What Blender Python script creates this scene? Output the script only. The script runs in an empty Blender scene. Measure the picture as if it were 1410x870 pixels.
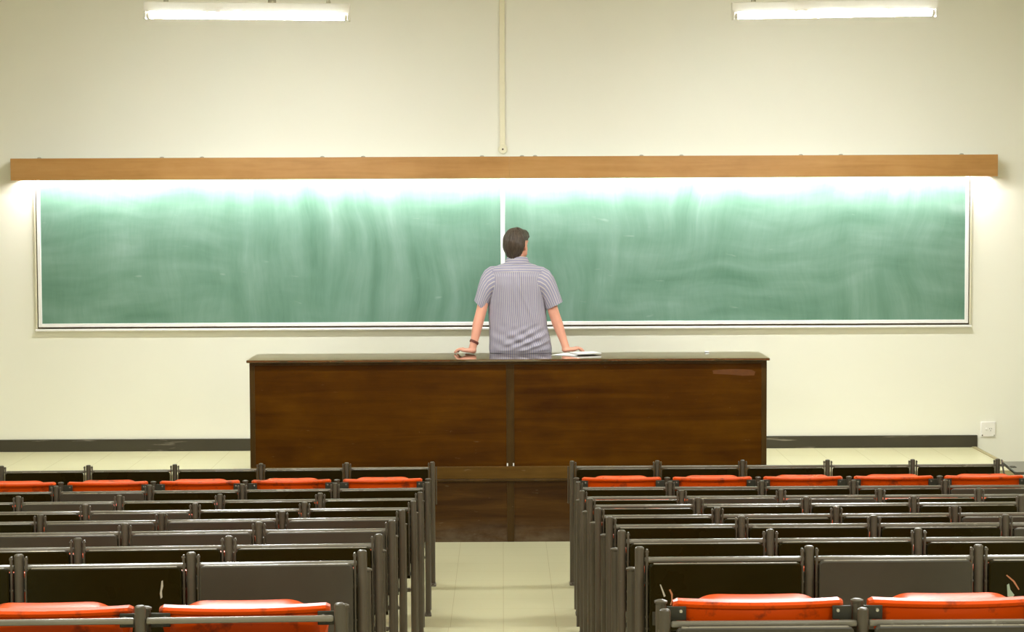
import bpy, bmesh, math, random
from math import sin, cos, pi, radians, sqrt
from mathutils import Vector, Matrix, noise

random.seed(7)
S = bpy.context.scene
COL = S.collection

# ------------------------------------------------------------------ camera
EYE = Vector((0, 0, 2.265))
YAW, PITCH, ROLL = radians(0.25), radians(3.32), radians(-0.25)
F = Vector((sin(YAW) * cos(PITCH), cos(YAW) * cos(PITCH), -sin(PITCH)))
R0 = Vector((cos(YAW), -sin(YAW), 0))
U0 = R0.cross(F)
CR = cos(ROLL) * R0 + sin(ROLL) * U0
CU = -sin(ROLL) * R0 + cos(ROLL) * U0
cam_data = bpy.data.cameras.new('camera')
cam_data.sensor_width = 36
cam_data.lens = 2805 / 1410 * 36
cam_data.clip_end = 100
cam = bpy.data.objects.new('camera', cam_data)
COL.objects.link(cam)
cam.matrix_world = Matrix(((CR.x, CU.x, -F.x, EYE.x), (CR.y, CU.y, -F.y, EYE.y), (CR.z, CU.z, -F.z, EYE.z), (0, 0, 0, 1)))
S.camera = cam

# ------------------------------------------------------------------ colour management, world, lights
S.view_settings.view_transform = 'Standard'
S.view_settings.look = 'None'
S.view_settings.gamma = 1
S.view_settings.exposure = 1.42
S.view_settings.use_curve_mapping = False
W = bpy.data.worlds.new('world')
S.world = W
W.use_nodes = True
W.node_tree.nodes['Background'].inputs[0].default_value = (1, 0.95, 0.8, 1)
W.node_tree.nodes['Background'].inputs[1].default_value = 0.05

TUBE_STRENGTH = 200          # radiance of the two visible fluorescent tubes
ROOM_LAMP_W = 23.5            # each fluorescent batten further back in the room
BOARD_LAMP_W = 5.0           # each of the six tubes inside the wooden valance


def area(name, loc, rot, sx, sy, w, color):
    d = bpy.data.lights.new(name, 'AREA')
    d.shape = 'RECTANGLE'
    d.size, d.size_y, d.energy, d.color = sx, sy, w, color
    o = bpy.data.objects.new(name, d)
    o.location, o.rotation_euler = loc, rot
    COL.objects.link(o)
    return o


LAMPX = (-1.54, 2.01)
for yy in (8.9, 5.4, 1.9, -1.2):
    for xx in LAMPX:
        area('room_tube_light', (xx, yy, 3.36), (0, 0, 0), 1.2, 0.12, ROOM_LAMP_W, (0.95, 0.975, 0.96))
for i in range(6):
    xx = -2.83 + i * 1.138
    area('board_tube_light', (xx, 14.50, 2.47), (radians(32), 0, 0), 1.10, 0.03, BOARD_LAMP_W, (0.98, 0.97, 1.0))


# ------------------------------------------------------------------ helpers
def link(o):
    COL.objects.link(o)
    return o


def thing(name, label, cat, loc=(0, 0, 0), rz=0, group=None):
    o = link(bpy.data.objects.new(name, None))
    o.empty_display_size = 0.1
    o.location = loc
    o.rotation_euler = (0, 0, rz)
    o['label'] = label
    o['category'] = cat
    if group:
        o['group'] = group
    return o


def finish(name, me, mat, parent=None, smooth=True, off=None):
    if mat is not None:
        me.materials.append(mat)
    if smooth:
        me.shade_smooth()
        try:
            me.set_sharp_from_angle(angle=radians(20))
        except Exception:
            pass
    o = link(bpy.data.objects.new(name, me))
    if parent is not None:
        o.parent = parent
    return o


def obj(name, bm, mat, parent=None, smooth=True, shift=None):
    if shift is not None:
        bmesh.ops.translate(bm, verts=bm.verts, vec=-Vector(shift))
    bmesh.ops.recalc_face_normals(bm, faces=bm.faces)
    me = bpy.data.meshes.new(name)
    bm.to_mesh(me)
    bm.free()
    return finish(name, me, mat, parent, smooth)


def struct(name, bm, mat, smooth=True):
    o = obj(name, bm, mat, None, smooth)
    o['kind'] = 'structure'
    return o


def box(bm, x0, x1, y0, y1, z0, z1, bev=0.0, seg=2):
    r = bmesh.ops.create_cube(bm, size=1)
    vs = r['verts']
    bmesh.ops.scale(bm, vec=(x1 - x0, y1 - y0, z1 - z0), verts=vs)
    bmesh.ops.translate(bm, vec=((x0 + x1) / 2, (y0 + y1) / 2, (z0 + z1) / 2), verts=vs)
    if bev > 0:
        es = list({e for v in vs for e in v.link_edges})
        bmesh.ops.bevel(bm, geom=es, offset=bev, segments=seg, profile=0.5, affect='EDGES')
    return bm


def B(x0, x1, y0, y1, z0, z1, bev=0.0, seg=2):
    return box(bmesh.new(), x0, x1, y0, y1, z0, z1, bev, seg)


def cyl(bm, p0, p1, r0, r1=None, seg=20, caps=True):
    p0, p1 = Vector(p0), Vector(p1)
    r1 = r0 if r1 is None else r1
    d = p1 - p0
    q = d.to_track_quat('Z', 'Y').to_matrix().to_4x4()
    m = Matrix.Translation((p0 + p1) / 2) @ q
    bmesh.ops.create_cone(bm, cap_ends=caps, segments=seg, radius1=r0, radius2=r1, depth=d.length, matrix=m)
    return bm


def lathe(bm, prof, center, seg=20, axis='Z'):
    """prof: list of (r, h). closed revolve about the axis through center"""
    c = Vector(center)
    rings = []
    for r, h in prof:
        ring = []
        for k in range(seg):
            a = 2 * pi * k / seg
            if axis == 'Z':
                v = Vector((r * cos(a), r * sin(a), h))
            elif axis == 'Y':
                v = Vector((r * cos(a), h, r * sin(a)))
            else:
                v = Vector((h, r * cos(a), r * sin(a)))
            ring.append(bm.verts.new(c + v))
        rings.append(ring)
    for a, b in zip(rings, rings[1:]):
        for k in range(seg):
            bm.faces.new((a[k], a[(k + 1) % seg], b[(k + 1) % seg], b[k]))
    bm.faces.new(rings[0][::-1])
    bm.faces.new(rings[-1])
    return bm


def loft(bm, rings, cap0=True, cap1=True, closed=True):
    vr = [[bm.verts.new(p) for p in r] for r in rings]
    n = len(vr[0])
    for a, b in zip(vr, vr[1:]):
        for k in range(n if closed else n - 1):
            bm.faces.new((a[k], a[(k + 1) % n], b[(k + 1) % n], b[k]))
    if cap0:
        bm.faces.new(vr[0][::-1])
    if cap1:
        bm.faces.new(vr[-1])
    return vr


def outline(bm, pts, y0, y1, bev=0.0, seg=2):
    """extrude an x-z outline along y"""
    vs = [bm.verts.new((x, y0, z)) for x, z in pts]
    f = bm.faces.new(vs)
    r = bmesh.ops.extrude_face_region(bm, geom=[f])
    nv = [g for g in r['geom'] if isinstance(g, bmesh.types.BMVert)]
    bmesh.ops.translate(bm, vec=(0, y1 - y0, 0), verts=nv)
    if bev:
        es = [e for e in bm.edges if e.is_valid and abs(e.verts[0].co.y - e.verts[1].co.y) < 1e-6]
        bmesh.ops.bevel(bm, geom=es, offset=bev, segments=seg, profile=0.5, affect='EDGES')
    return bm


def rrect(x0, x1, z0, z1, r, n=5):
    pts = []
    for cx, cz, a0 in ((x1 - r, z1 - r, 0), (x0 + r, z1 - r, 90), (x0 + r, z0 + r, 180), (x1 - r, z0 + r, 270)):
        for k in range(n + 1):
            a = radians(a0 + 90 * k / n)
            pts.append((cx + r * cos(a), cz + r * sin(a)))
    return pts


def copy_tree(root, parent=None):
    c = root.copy()
    COL.objects.link(c)
    if parent is not None:
        c.parent = parent
    for ch in list(root.children):
        copy_tree(ch, c)
    return c


# ------------------------------------------------------------------ materials
class NT:
    def __init__(self, name):
        self.m = bpy.data.materials.new(name)
        self.m.use_nodes = True
        self.t = self.m.node_tree
        self.n = self.t.nodes
        self.b = self.n['Principled BSDF']

    def new(self, typ, **kw):
        nd = self.n.new(typ)
        for k, v in kw.items():
            setattr(nd, k, v)
        return nd

    def l(self, a, b):
        self.t.links.new(a, b)

    def coords(self, scale=(1, 1, 1), rot=(0, 0, 0), kind='Object', src=None):
        mp = self.new('ShaderNodeMapping')
        if src is None:
            tc = self.new('ShaderNodeTexCoord')
            src = tc.outputs[kind]
        self.l(src, mp.inputs[0])
        mp.inputs['Scale'].default_value = scale
        mp.inputs['Rotation'].default_value = rot
        return mp.outputs[0]

    def noise(self, vec, scale=5, detail=4, rough=0.5, dist=0.0):
        nd = self.new('ShaderNodeTexNoise')
        self.l(vec, nd.inputs['Vector'])
        nd.inputs['Scale'].default_value = scale
        nd.inputs['Detail'].default_value = detail
        nd.inputs['Roughness'].default_value = rough
        nd.inputs['Distortion'].default_value = dist
        return nd.outputs['Fac']

    def ramp(self, fac, stops):
        nd = self.new('ShaderNodeValToRGB')
        self.l(fac, nd.inputs[0])
        el = nd.color_ramp.elements
        while len(el) < len(stops):
            el.new(0.5)
        for e, (p, c) in zip(el, stops):
            e.position = p
            e.color = (*c, 1) if len(c) == 3 else c
        return nd.outputs[0]

    def val(self, fac, p0, p1, v0=0.0, v1=1.0):
        nd = self.new('ShaderNodeMapRange')
        self.l(fac, nd.inputs[0])
        for i, v in zip((1, 2, 3, 4), (p0, p1, v0, v1)):
            nd.inputs[i].default_value = v
        return nd.outputs[0]

    def math(self, op, a, b=None):
        nd = self.new('ShaderNodeMath', operation=op)
        for i, v in enumerate((a, b)):
            if v is None:
                continue
            if isinstance(v, (int, float)):
                nd.inputs[i].default_value = v
            else:
                self.l(v, nd.inputs[i])
        return nd.outputs[0]

    def mix(self, fac, a, b, blend='MIX'):
        nd = self.new('ShaderNodeMix', data_type='RGBA', blend_type=blend)
        for i, v in ((0, fac), (6, a), (7, b)):
            if isinstance(v, (int, float)):
                nd.inputs[i].default_value = v
            elif isinstance(v, tuple):
                nd.inputs[i].default_value = (*v, 1)
            else:
                self.l(v, nd.inputs[i])
        return nd.outputs[2]

    def color(self, c):
        if isinstance(c, tuple):
            self.b.inputs['Base Color'].default_value = (*c, 1)
        else:
            self.l(c, self.b.inputs['Base Color'])

    def rough(self, r):
        if isinstance(r, (int, float)):
            self.b.inputs['Roughness'].default_value = r
        else:
            self.l(r, self.b.inputs['Roughness'])

    def bump(self, h, strength=0.2, dist=0.01):
        nd = self.new('ShaderNodeBump')
        nd.inputs['Strength'].default_value = strength
        nd.inputs['Distance'].default_value = dist
        self.l(h, nd.inputs['Height'])
        self.l(nd.outputs[0], self.b.inputs['Normal'])


def simple(name, c, rough=0.5, metal=0.0, var=0.12, scale=30, bump=0.0, spec=0.4):
    t = NT(name)
    v = t.coords()
    n = t.noise(v, scale, 3)
    t.color(t.mix(n, tuple(x * (1 - var) for x in c), tuple(min(1, x * (1 + var)) for x in c)))
    t.rough(rough)
    t.b.inputs['Metallic'].default_value = metal
    t.b.inputs['Specular IOR Level'].default_value = spec
    if bump:
        t.bump(n, bump, 0.003)
    return t.m


def mat_wall():
    t = NT('cream_wall_paint')
    v = t.coords()
    n1 = t.noise(v, 0.9, 4, 0.55)
    n2 = t.noise(v, 220, 2)
    c = t.ramp(n1, [(0.3, (0.817, 0.797, 0.685)), (0.7, (0.84, 0.822, 0.715))])
    t.color(c)
    t.rough(0.55)
    t.b.inputs['Specular IOR Level'].default_value = 0.25
    t.bump(n2, 0.06, 0.002)
    return t.m


def mat_floor(name='cream_vinyl_tile', k=0.86):
    t = NT(name)
    v = t.coords()
    n1 = t.noise(v, 1.6, 2, 0.5)
    base = t.mix(n1, (0.580 * k, 0.543 * k, 0.330 * k), (0.618 * k, 0.580 * k, 0.355 * k))
    sep = t.new('ShaderNodeSeparateXYZ')
    t.l(v, sep.inputs[0])

    def line(o, off, tile, w):
        a = t.math('ADD', o, off)
        a = t.math('DIVIDE', a, tile)
        a = t.math('FRACT', a)
        a = t.math('SUBTRACT', a, 0.5)
        a = t.math('ABSOLUTE', a)
        return t.math('GREATER_THAN', a, 0.5 - w / tile)
    g = t.math('MAXIMUM', line(sep.outputs[0], 10 * 0.281 + 0.006, 0.281, 0.0014), line(sep.outputs[1], 0.1, 0.281, 0.0012))
    c = t.mix(t.math('MULTIPLY', g, 0.4), base, (0.22, 0.18, 0.08))
    t.color(c)
    t.rough(0.27)
    return t.m


def mat_board():
    t = NT('green_chalkboard')
    tc = t.new('ShaderNodeTexCoord')
    o = tc.outputs['Object']
    warp = t.new('ShaderNodeTexNoise')
    t.l(o, warp.inputs['Vector'])
    warp.inputs['Scale'].default_value = 1.1
    warp.inputs['Detail'].default_value = 1.5
    add = t.new('ShaderNodeMix', data_type='RGBA', blend_type='LINEAR_LIGHT')
    add.inputs[0].default_value = 0.2
    t.l(o, add.inputs[6])
    t.l(warp.outputs['Color'], add.inputs[7])
    w = add.outputs[2]
    v1 = t.noise(t.coords((3.2, 1, 0.35), (0, radians(8), 0), src=w), 2.2, 4, 0.5)       # upright sweeps of the duster
    v2 = t.noise(t.coords((0.45, 1, 2.6), (0, radians(24), 0), src=w), 2.4, 4, 0.5)     # slanting sweeps
    v3 = t.noise(t.coords((1.6, 1, 1.6), src=w), 2.0, 3, 0.5)
    msk = t.val(t.noise(o, 0.9, 2), 0.42, 0.58)
    s = t.mix(msk, v1, v2)
    s = t.mix(0.3, s, v3)
    fine = t.noise(t.coords((7, 1, 0.8), (0, radians(18), 0), src=w), 7, 5, 0.65)
    s = t.mix(0.14, s, fine)
    c = t.ramp(s, [(0.33, (0.084, 0.182, 0.120)), (0.46, (0.122, 0.234, 0.166)), (0.58, (0.163, 0.282, 0.213)), (0.72, (0.228, 0.345, 0.282))])
    sc = t.noise(t.coords((1.2, 1, 4.5), (0, radians(-35), 0), src=w), 6, 3, 0.4)
    c = t.mix(t.val(sc, 0.72, 0.80, 0, 0.16), c, (0.55, 0.62, 0.55))
    t.color(c)
    t.rough(0.62)
    t.b.inputs['Specular IOR Level'].default_value = 0.25
    return t.m


def mat_wood(name, dark, mid, light, rough=0.35, scale=1.0, axis='x', wear=0.0, scuff=None, spec=0.35):
    t = NT(name)
    sc = (0.6, 6, 9) if axis == 'x' else (6, 6, 0.6)
    v = t.coords(tuple(s * scale for s in sc))
    g = t.noise(v, 3.0, 6, 0.6, 0.6)
    blot = t.noise(t.coords((1.3, 1.3, 2.2)), 2.3, 4, 0.6)
    f = t.mix(0.45, g, blot)
    c = t.ramp(f, [(0.34, dark), (0.5, mid), (0.68, light)])
    if scuff:
        s1 = t.noise(t.coords((0.8, 2, 3.5), (0, radians(14), 0)), 11, 4, 0.6)
        c = t.mix(t.val(s1, 0.685, 0.76, 0, wear), c, scuff)
        s2 = t.noise(t.coords((6, 6, 6)), 9, 2, 0.5)
        c = t.mix(t.val(s2, 0.76, 0.80, 0, wear), c, scuff)
    t.color(c)
    t.rough(rough)
    if rough > 0.1:
        t.bump(g, 0.05, 0.002)
    t.b.inputs['Specular IOR Level'].default_value = spec
    return t.m


def mat_paint(name, c, rough, scuff, amount, lo=0.66, hi=0.72, scale=9, stretch=(1, 1, 1), spec=0.35):
    """painted metal / laminate with scratches and per-object variation"""
    t = NT(name)
    oi = t.new('ShaderNodeObjectInfo')
    tc = t.new('ShaderNodeTexCoord')
    off = t.new('ShaderNodeVectorMath', operation='ADD')
    t.l(tc.outputs['Object'], off.inputs[0])
    t.l(oi.outputs['Location'], off.inputs[1])
    v = off.outputs[0]
    n = t.noise(v, 6, 4)
    col = t.mix(n, tuple(x * 0.82 for x in c), tuple(x * 1.18 for x in c))
    s = t.noise(t.coords(stretch, (0, radians(28), 0), src=v), scale, 4, 0.62)
    col = t.mix(t.val(s, lo, hi, 0, amount), col, scuff)
    t.color(col)
    t.rough(t.val(n, 0.3, 0.7, rough * 0.85, rough * 1.15))
    t.b.inputs['Specular IOR Level'].default_value = spec
    return t.m


def mat_shirt():
    t = NT('striped_shirt_cotton')
    at = t.new('ShaderNodeAttribute', attribute_name='stripe')
    a = t.math('DIVIDE', at.outputs['Fac'], 0.0135)
    fr = t.math('FRACT', t.math('ADD', a, 100.0))
    thin = t.math('LESS_THAN', t.math('ABSOLUTE', t.math('SUBTRACT', fr, 0.5)), 0.14)
    fr2 = t.math('FRACT', t.math('ADD', t.math('MULTIPLY', a, 3.0), 100.0))
    fine = t.math('LESS_THAN', fr2, 0.4)
    base = t.mix(fine, (0.325, 0.302, 0.395), (0.245, 0.232, 0.325))
    c = t.mix(t.math('MULTIPLY', thin, 0.65), base, (0.66, 0.60, 0.50))
    t.color(c)
    t.rough(0.85)
    t.b.inputs['Specular IOR Level'].default_value = 0.15
    n = t.noise(t.coords(), 18, 4, 0.6)
    t.bump(n, 0.25, 0.006)
    return t.m


def mat_emit(name, c, s):
    t = NT(name)
    t.b.inputs['Base Color'].default_value = (0.9, 0.9, 0.9, 1)
    t.b.inputs['Emission Color'].default_value = (*c, 1)
    t.b.inputs['Emission Strength'].default_value = s
    return t.m


M = {}
M['wall'] = mat_wall()
M['ceil'] = simple('ceiling_paint', (0.78, 0.74, 0.60), 0.8, var=0.03, scale=2)
M['floor'] = mat_floor()
M['platform'] = mat_floor('pale_platform_tile', 1.12)
M['board'] = mat_board()
M['valance'] = mat_wood('orange_wood_valance', (0.37, 0.178, 0.046), (0.445, 0.225, 0.066), (0.51, 0.275, 0.09), 0.4, 0.7)
M['desk'] = mat_wood('dark_stained_wood', (0.038, 0.0108, 0.0002), (0.064, 0.0205, 0.0003), (0.096, 0.035, 0.0007), 0.33, 0.6, wear=0.35, scuff=(0.22, 0.16, 0.09), spec=0.10)
M['desk_rail'] = mat_wood('brown_wood_rail', (0.062, 0.028, 0.004), (0.092, 0.044, 0.007), (0.125, 0.064, 0.012), 0.32, 0.8, wear=0.4, scuff=(0.26, 0.2, 0.12), spec=0.15)
M['desk_stile'] = mat_wood('dark_wood_stile', (0.034, 0.016, 0.003), (0.05, 0.025, 0.005), (0.075, 0.04, 0.010), 0.34, 0.8, 'z', wear=0.4, scuff=(0.25, 0.2, 0.12), spec=0.15)
M['desk_top'] = mat_wood('varnished_desk_top', (0.05, 0.026, 0.008), (0.075, 0.04, 0.012), (0.10, 0.055, 0.018), 0.02, 0.8, spec=1.0)
_t = NT('dusty_lower_wood')
_v = _t.coords()
_g = _t.noise(_t.coords((0.4, 4, 5)), 3.0, 6, 0.6, 0.6)
_c = _t.ramp(_g, [(0.34, (0.030, 0.0105, 0.001)), (0.5, (0.050, 0.0195, 0.002)), (0.68, (0.078, 0.034, 0.005))])
_sp = _t.new('ShaderNodeSeparateXYZ')
_t.l(_v, _sp.inputs[0])
_d = _t.math('MULTIPLY', _t.val(_sp.outputs[2], 0.0, 0.16, 1, 0), _t.val(_t.noise(_t.coords((2, 2, 4)), 3.5, 5, 0.65), 0.3, 0.7, 0.1, 0.75))
_s1 = _t.noise(_t.coords((1.0, 2, 3.0), (0, radians(-24), 0)), 10, 4, 0.6)
_c = _t.mix(_d, _c, (0.145, 0.11, 0.07))
_c = _t.mix(_t.val(_s1, 0.67, 0.75, 0, 0.4), _c, (0.2, 0.16, 0.10))
_t.color(_c)
_t.rough(0.42)
_t.b.inputs['Specular IOR Level'].default_value = 0.15
M['lower'] = _t.m
M['worn'] = simple('worn_reddish_veneer', (0.105, 0.033, 0.004), 0.4, var=0.35, scale=25)
M['flap_gloss'] = simple('polished_grey_laminate', (0.06, 0.053, 0.04), 0.16, spec=0.9)
M['scuff'] = simple('pale_scuff', (0.42, 0.38, 0.30), 0.6)
M['rust'] = simple('orange_scuff', (0.42, 0.16, 0.07), 0.6)
M['stain'] = simple('greenish_stain', (0.30, 0.36, 0.26), 0.6)
M['desk_top'].node_tree.nodes['Principled BSDF'].inputs['Coat Weight'].default_value = 1.0
M['alu'] = simple('pale_aluminium', (0.80, 0.78, 0.74), 0.4, 0.0, 0.03)
M['gap'] = simple('dark_gap_timber', (0.10, 0.075, 0.04), 0.7)
M['cream'] = simple('cream_trunking', (0.80, 0.75, 0.55), 0.45, var=0.03)
M['white'] = simple('white_enamel', (0.82, 0.81, 0.76), 0.35, var=0.03)
M['plate'] = simple('white_socket_plastic', (0.83, 0.80, 0.74), 0.4, var=0.03)
M['dark'] = simple('dark_hole', (0.05, 0.04, 0.02), 0.6)
M['clip'] = simple('grey_metal_clip', (0.42, 0.40, 0.32), 0.4, 0.3)
M['skirt'] = mat_paint('black_skirting_paint', (0.045, 0.038, 0.022), 0.45, (0.35, 0.31, 0.24), 0.6, 0.62, 0.70, 7, (0.35, 1, 5))
M['nosing'] = simple('worn_brown_nosing', (0.34, 0.29, 0.145), 0.5, var=0.2, scale=8)
M['post'] = mat_paint('grey_brown_post_paint', (0.074, 0.060, 0.039), 0.36, (0.3, 0.27, 0.2), 0.5, 0.74, 0.78, 30)
M['rail'] = mat_paint('worn_steel_rail', (0.15, 0.132, 0.10), 0.24, (0.42, 0.38, 0.3), 0.5, 0.62, 0.72, 20, (0.5, 1, 1), spec=0.8)
M['flap_dark'] = mat_paint('glossy_black_laminate', (0.0125, 0.0092, 0.001), 0.30, (0.30, 0.25, 0.16), 0.45, 0.745, 0.80, 11, (1, 1, 0.5), spec=0.09)
M['flap_grey'] = mat_paint('grey_laminate', (0.046, 0.039, 0.026), 0.40, (0.26, 0.23, 0.17), 0.4, 0.755, 0.80, 11, (1, 1, 0.5))
M['edge'] = mat_paint('highlit_laminate_edge', (0.20, 0.175, 0.125), 0.28, (0.5, 0.40, 0.2), 0.5, 0.6, 0.7, 16, (0.6, 1, 1), spec=0.8)  # pale colour paints the highlight along the flap's top edge
M['red'] = mat_paint('red_orange_plastic', (0.64, 0.064, 0.0), 0.32, (0.12, 0.02, 0.006), 0.8, 0.56, 0.68, 13, spec=0.3)
M['bracket'] = mat_paint('black_steel_bracket', (0.035, 0.032, 0.02), 0.4, (0.3, 0.25, 0.2), 0.4, 0.7, 0.76, 30)
M['bolt'] = simple('bright_bolt_head', (0.5, 0.47, 0.40), 0.25, 0.7)
M['tube'] = mat_emit('lit_fluorescent_tube', (0.935, 0.975, 1.0), TUBE_STRENGTH)
M['skin'] = simple('skin', (0.71, 0.335, 0.23), 0.5, var=0.08, scale=25, spec=0.3)
M['hair'] = None
M['shirt'] = mat_shirt()
M['denim'] = simple('dark_trousers', (0.03, 0.03, 0.045), 0.8)
M['shoe'] = simple('black_shoe_leather', (0.02, 0.018, 0.016), 0.4)
M['strap'] = simple('brown_wrist_strap', (0.13, 0.03, 0.018), 0.6)
M['eye'] = simple('eye_white', (0.8, 0.78, 0.74), 0.2)
M['lip'] = simple('lips', (0.5, 0.2, 0.15), 0.5)
M['paper'] = simple('white_paper', (0.84, 0.83, 0.80), 0.7, var=0.02)
M['shadow_paper'] = simple('grey_pad_board', (0.45, 0.43, 0.38), 0.7, var=0.05)  # plain grey board under the pages
M['chalk'] = simple('white_chalk', (0.85, 0.85, 0.83), 0.9, var=0.03)
_t = NT('dark_brown_hair')
_n = _t.noise(_t.coords((16, 16, 3)), 6, 5, 0.65)
_t.color(_t.ramp(_n, [(0.3, (0.022, 0.013, 0.006)), (0.55, (0.062, 0.041, 0.026)), (0.75, (0.11, 0.08, 0.055))]))
_t.rough(0.5)
_t.bump(_n, 0.5, 0.01)
M['hair'] = _t.m

# ------------------------------------------------------------------ the room
WY = 14.65          # face of the front wall
CZ = 3.98           # ceiling
PZ = 0.45           # platform top
XL, XR, YB = -5.3, 5.3, -2.4
struct('wall_front', B(XL - 0.2, XR + 0.2, WY, WY + 0.2, -0.1, CZ + 0.1), M['wall'])
struct('wall_back', B(XL - 0.2, XR + 0.2, YB - 0.2, YB, -0.1, CZ + 0.1), M['wall'])
struct('wall_left', B(XL - 0.2, XL, YB, WY, -0.1, CZ + 0.1), M['wall'])
struct('wall_right', B(XR, XR + 0.2, YB, WY, -0.1, CZ + 0.1), M['wall'])
struct('ceiling', B(XL - 0.2, XR + 0.2, YB - 0.2, WY + 0.2, CZ, CZ + 0.15), M['ceil'])

LEVEL = [0, 0, 0.07, 0.153, 0.240, 0.332, 0.420, 0.512, 0.512]      # floor under each row of desks
ROWY = [11.87 - 0.847 * i for i in range(9)]
# one stepped floor: profile in y-z, extruded in x
prof = [(WY, 0.0)]
for i in range(2, 8):
    ys = ROWY[i] + 0.15
    prof += [(ys, LEVEL[i - 1]), (ys, LEVEL[i])]
prof += [(YB, 0.512), (YB, -0.15), (WY, -0.15)]
bm = bmesh.new()
a = [bm.verts.new((XL, y, z)) for y, z in prof]
b = [bm.verts.new((XR, y, z)) for y, z in prof]
bm.faces.new(a)
bm.faces.new(b[::-1])
for k in range(len(prof)):
    k2 = (k + 1) % len(prof)
    bm.faces.new((a[k], b[k], b[k2], a[k2]))
struct('floor', bm, M['floor'], smooth=False)

PR = 3.405          # right end of the platform
PF = 13.372         # front face of the platform
struct('platform', B(XL, PR, PF, WY, 0.0, PZ), M['platform'], smooth=False)
struct('trim_1', B(PR - 0.022, PR + 0.012, PF - 0.01, WY, PZ - 0.03, PZ + 0.006, 0.003), M['nosing'])
struct('trim_2', B(XL, PR - 0.022, PF - 0.012, PF + 0.0, PZ - 0.045, PZ + 0.003, 0.003), M['nosing'])
struct('baseboard_front', B(XL, PR + 0.02, WY - 0.018, WY, PZ, PZ + 0.088, 0.004), M['skirt'])

# ------------------------------------------------------------------ chalkboard on the front wall
cb = thing('chalkboard', 'long green chalkboard smeared with chalk dust behind the seated man', 'chalkboard', (0, WY, 1.34))
BX0, BX1 = -3.335, 3.345
Z0 = 1.352


def cbp(name, bm, mat, par=cb):
    return obj(name, bm, mat, par, shift=(0, WY, 1.34))


cbp('backing', B(BX0 - 0.008, BX1 + 0.008, WY - 0.022, WY, Z0 - 0.012, 2.52), M['gap'])
cbp('writing_surface', B(BX0 + 0.024, -0.016, WY - 0.034, WY - 0.022, Z0 + 0.024, 2.5), M['board'])
cbp('writing_surface', B(0.016, BX1 - 0.024, WY - 0.034, WY - 0.022, Z0 + 0.024, 2.5), M['board'])
fr = bmesh.new()
box(fr, BX0, BX0 + 0.026, WY - 0.042, WY - 0.022, Z0, 2.52, 0.003)
box(fr, BX1 - 0.026, BX1, WY - 0.042, WY - 0.022, Z0, 2.52, 0.003)
box(fr, BX0 + 0.026, BX1 - 0.026, WY - 0.042, WY - 0.022, Z0, Z0 + 0.025, 0.003)
box(fr, BX0 + 0.026, BX1 - 0.026, WY - 0.042, WY - 0.022, 2.495, 2.52, 0.003)
cbp('frame', fr, M['alu'])
cbp('divider', B(-0.0155, 0.0155, WY - 0.041, WY - 0.022, Z0 + 0.025, 2.495, 0.003), M['alu'])
cbp('outer_moulding', B(BX0 - 0.022, BX0 - 0.009, WY - 0.03, WY, Z0 - 0.013, 2.52, 0.003), M['cream'])
cbp('outer_moulding', B(BX1 + 0.009, BX1 + 0.022, WY - 0.03, WY, Z0 - 0.013, 2.52, 0.003), M['cream'])

cbp('chalk_ledge', B(BX0 - 0.022, BX1 + 0.022, WY - 0.058, WY, Z0 - 0.030, Z0 - 0.014, 0.004), M['alu'])

# ------------------------------------------------------------------ wooden valance hiding the board lights
VX0, VX1, VF = -3.478, 3.510, 14.45
va = thing('light_valance', 'long orange-brown wooden light valance above the green chalkboard', 'valance', (0, WY, 2.40))


def vp(name, bm, mat, par=va):
    return obj(name, bm, mat, par, shift=(0, WY, 2.40))


vp('front_board', B(VX0, 0.048, VF, VF + 0.018, 2.402, 2.557, 0.002), M['valance'])
vp('front_board', B(0.0481, VX1, VF + 0.0004, VF + 0.018, 2.402, 2.557, 0.002), M['valance'])
vp('joint_cleat', B(0.0, 0.096, VF + 0.0186, VF + 0.034, 2.41, 2.53), M['valance'])
vp('end_board', B(VX0, VX0 + 0.018, VF + 0.018, WY, 2.402, 2.557), M['valance'])
vp('end_board', B(VX1 - 0.018, VX1, VF + 0.018, WY, 2.402, 2.557), M['valance'])
vp('top_board', B(VX0 + 0.018, VX1 - 0.018, VF + 0.018, WY, 2.535, 2.553), M['white'])
for px in (58, 226, 281, 446, 502, 665, 720, 738, 884, 939, 1103, 1158, 1324):
    cx = (px - 693) / 193.8
    bm = bmesh.new()
    lathe(bm, [(0.016, 0), (0.016, 0.004), (0.012, 0.009), (0.005, 0.011)], (cx, VF + 0.02, 2.555), 14)
    vp('mounting_clip', bm, M['clip'])

# ------------------------------------------------------------------ conduit and box above the valance
co = thing('cable_trunking', 'vertical cream cable trunking running up the wall above the chalkboard', 'trunking', (0, WY, 2.64))
obj('channel', B(-0.018, 0.020, WY - 0.016, WY, 2.64, CZ, 0.003), M['cream'], co, shift=(0, WY, 2.64))
jb = thing('junction_box', 'small round cream junction box at the foot of the wall trunking', 'junction box', (0.003, WY, 2.612))
bm = bmesh.new()
lathe(bm, [(0.034, 0), (0.034, -0.018), (0.030, -0.025), (0.022, -0.026), (0.020, -0.022), (0.006, -0.022)], (0, 0, 0), 28, 'Y')
obj('box_body', bm, M['cream'], jb)
bm = bmesh.new()
lathe(bm, [(0.0065, -0.02), (0.0065, -0.026), (0.004, -0.028)], (0, 0, 0), 12, 'Y')
obj('centre_screw', bm, M['dark'], jb)

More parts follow.
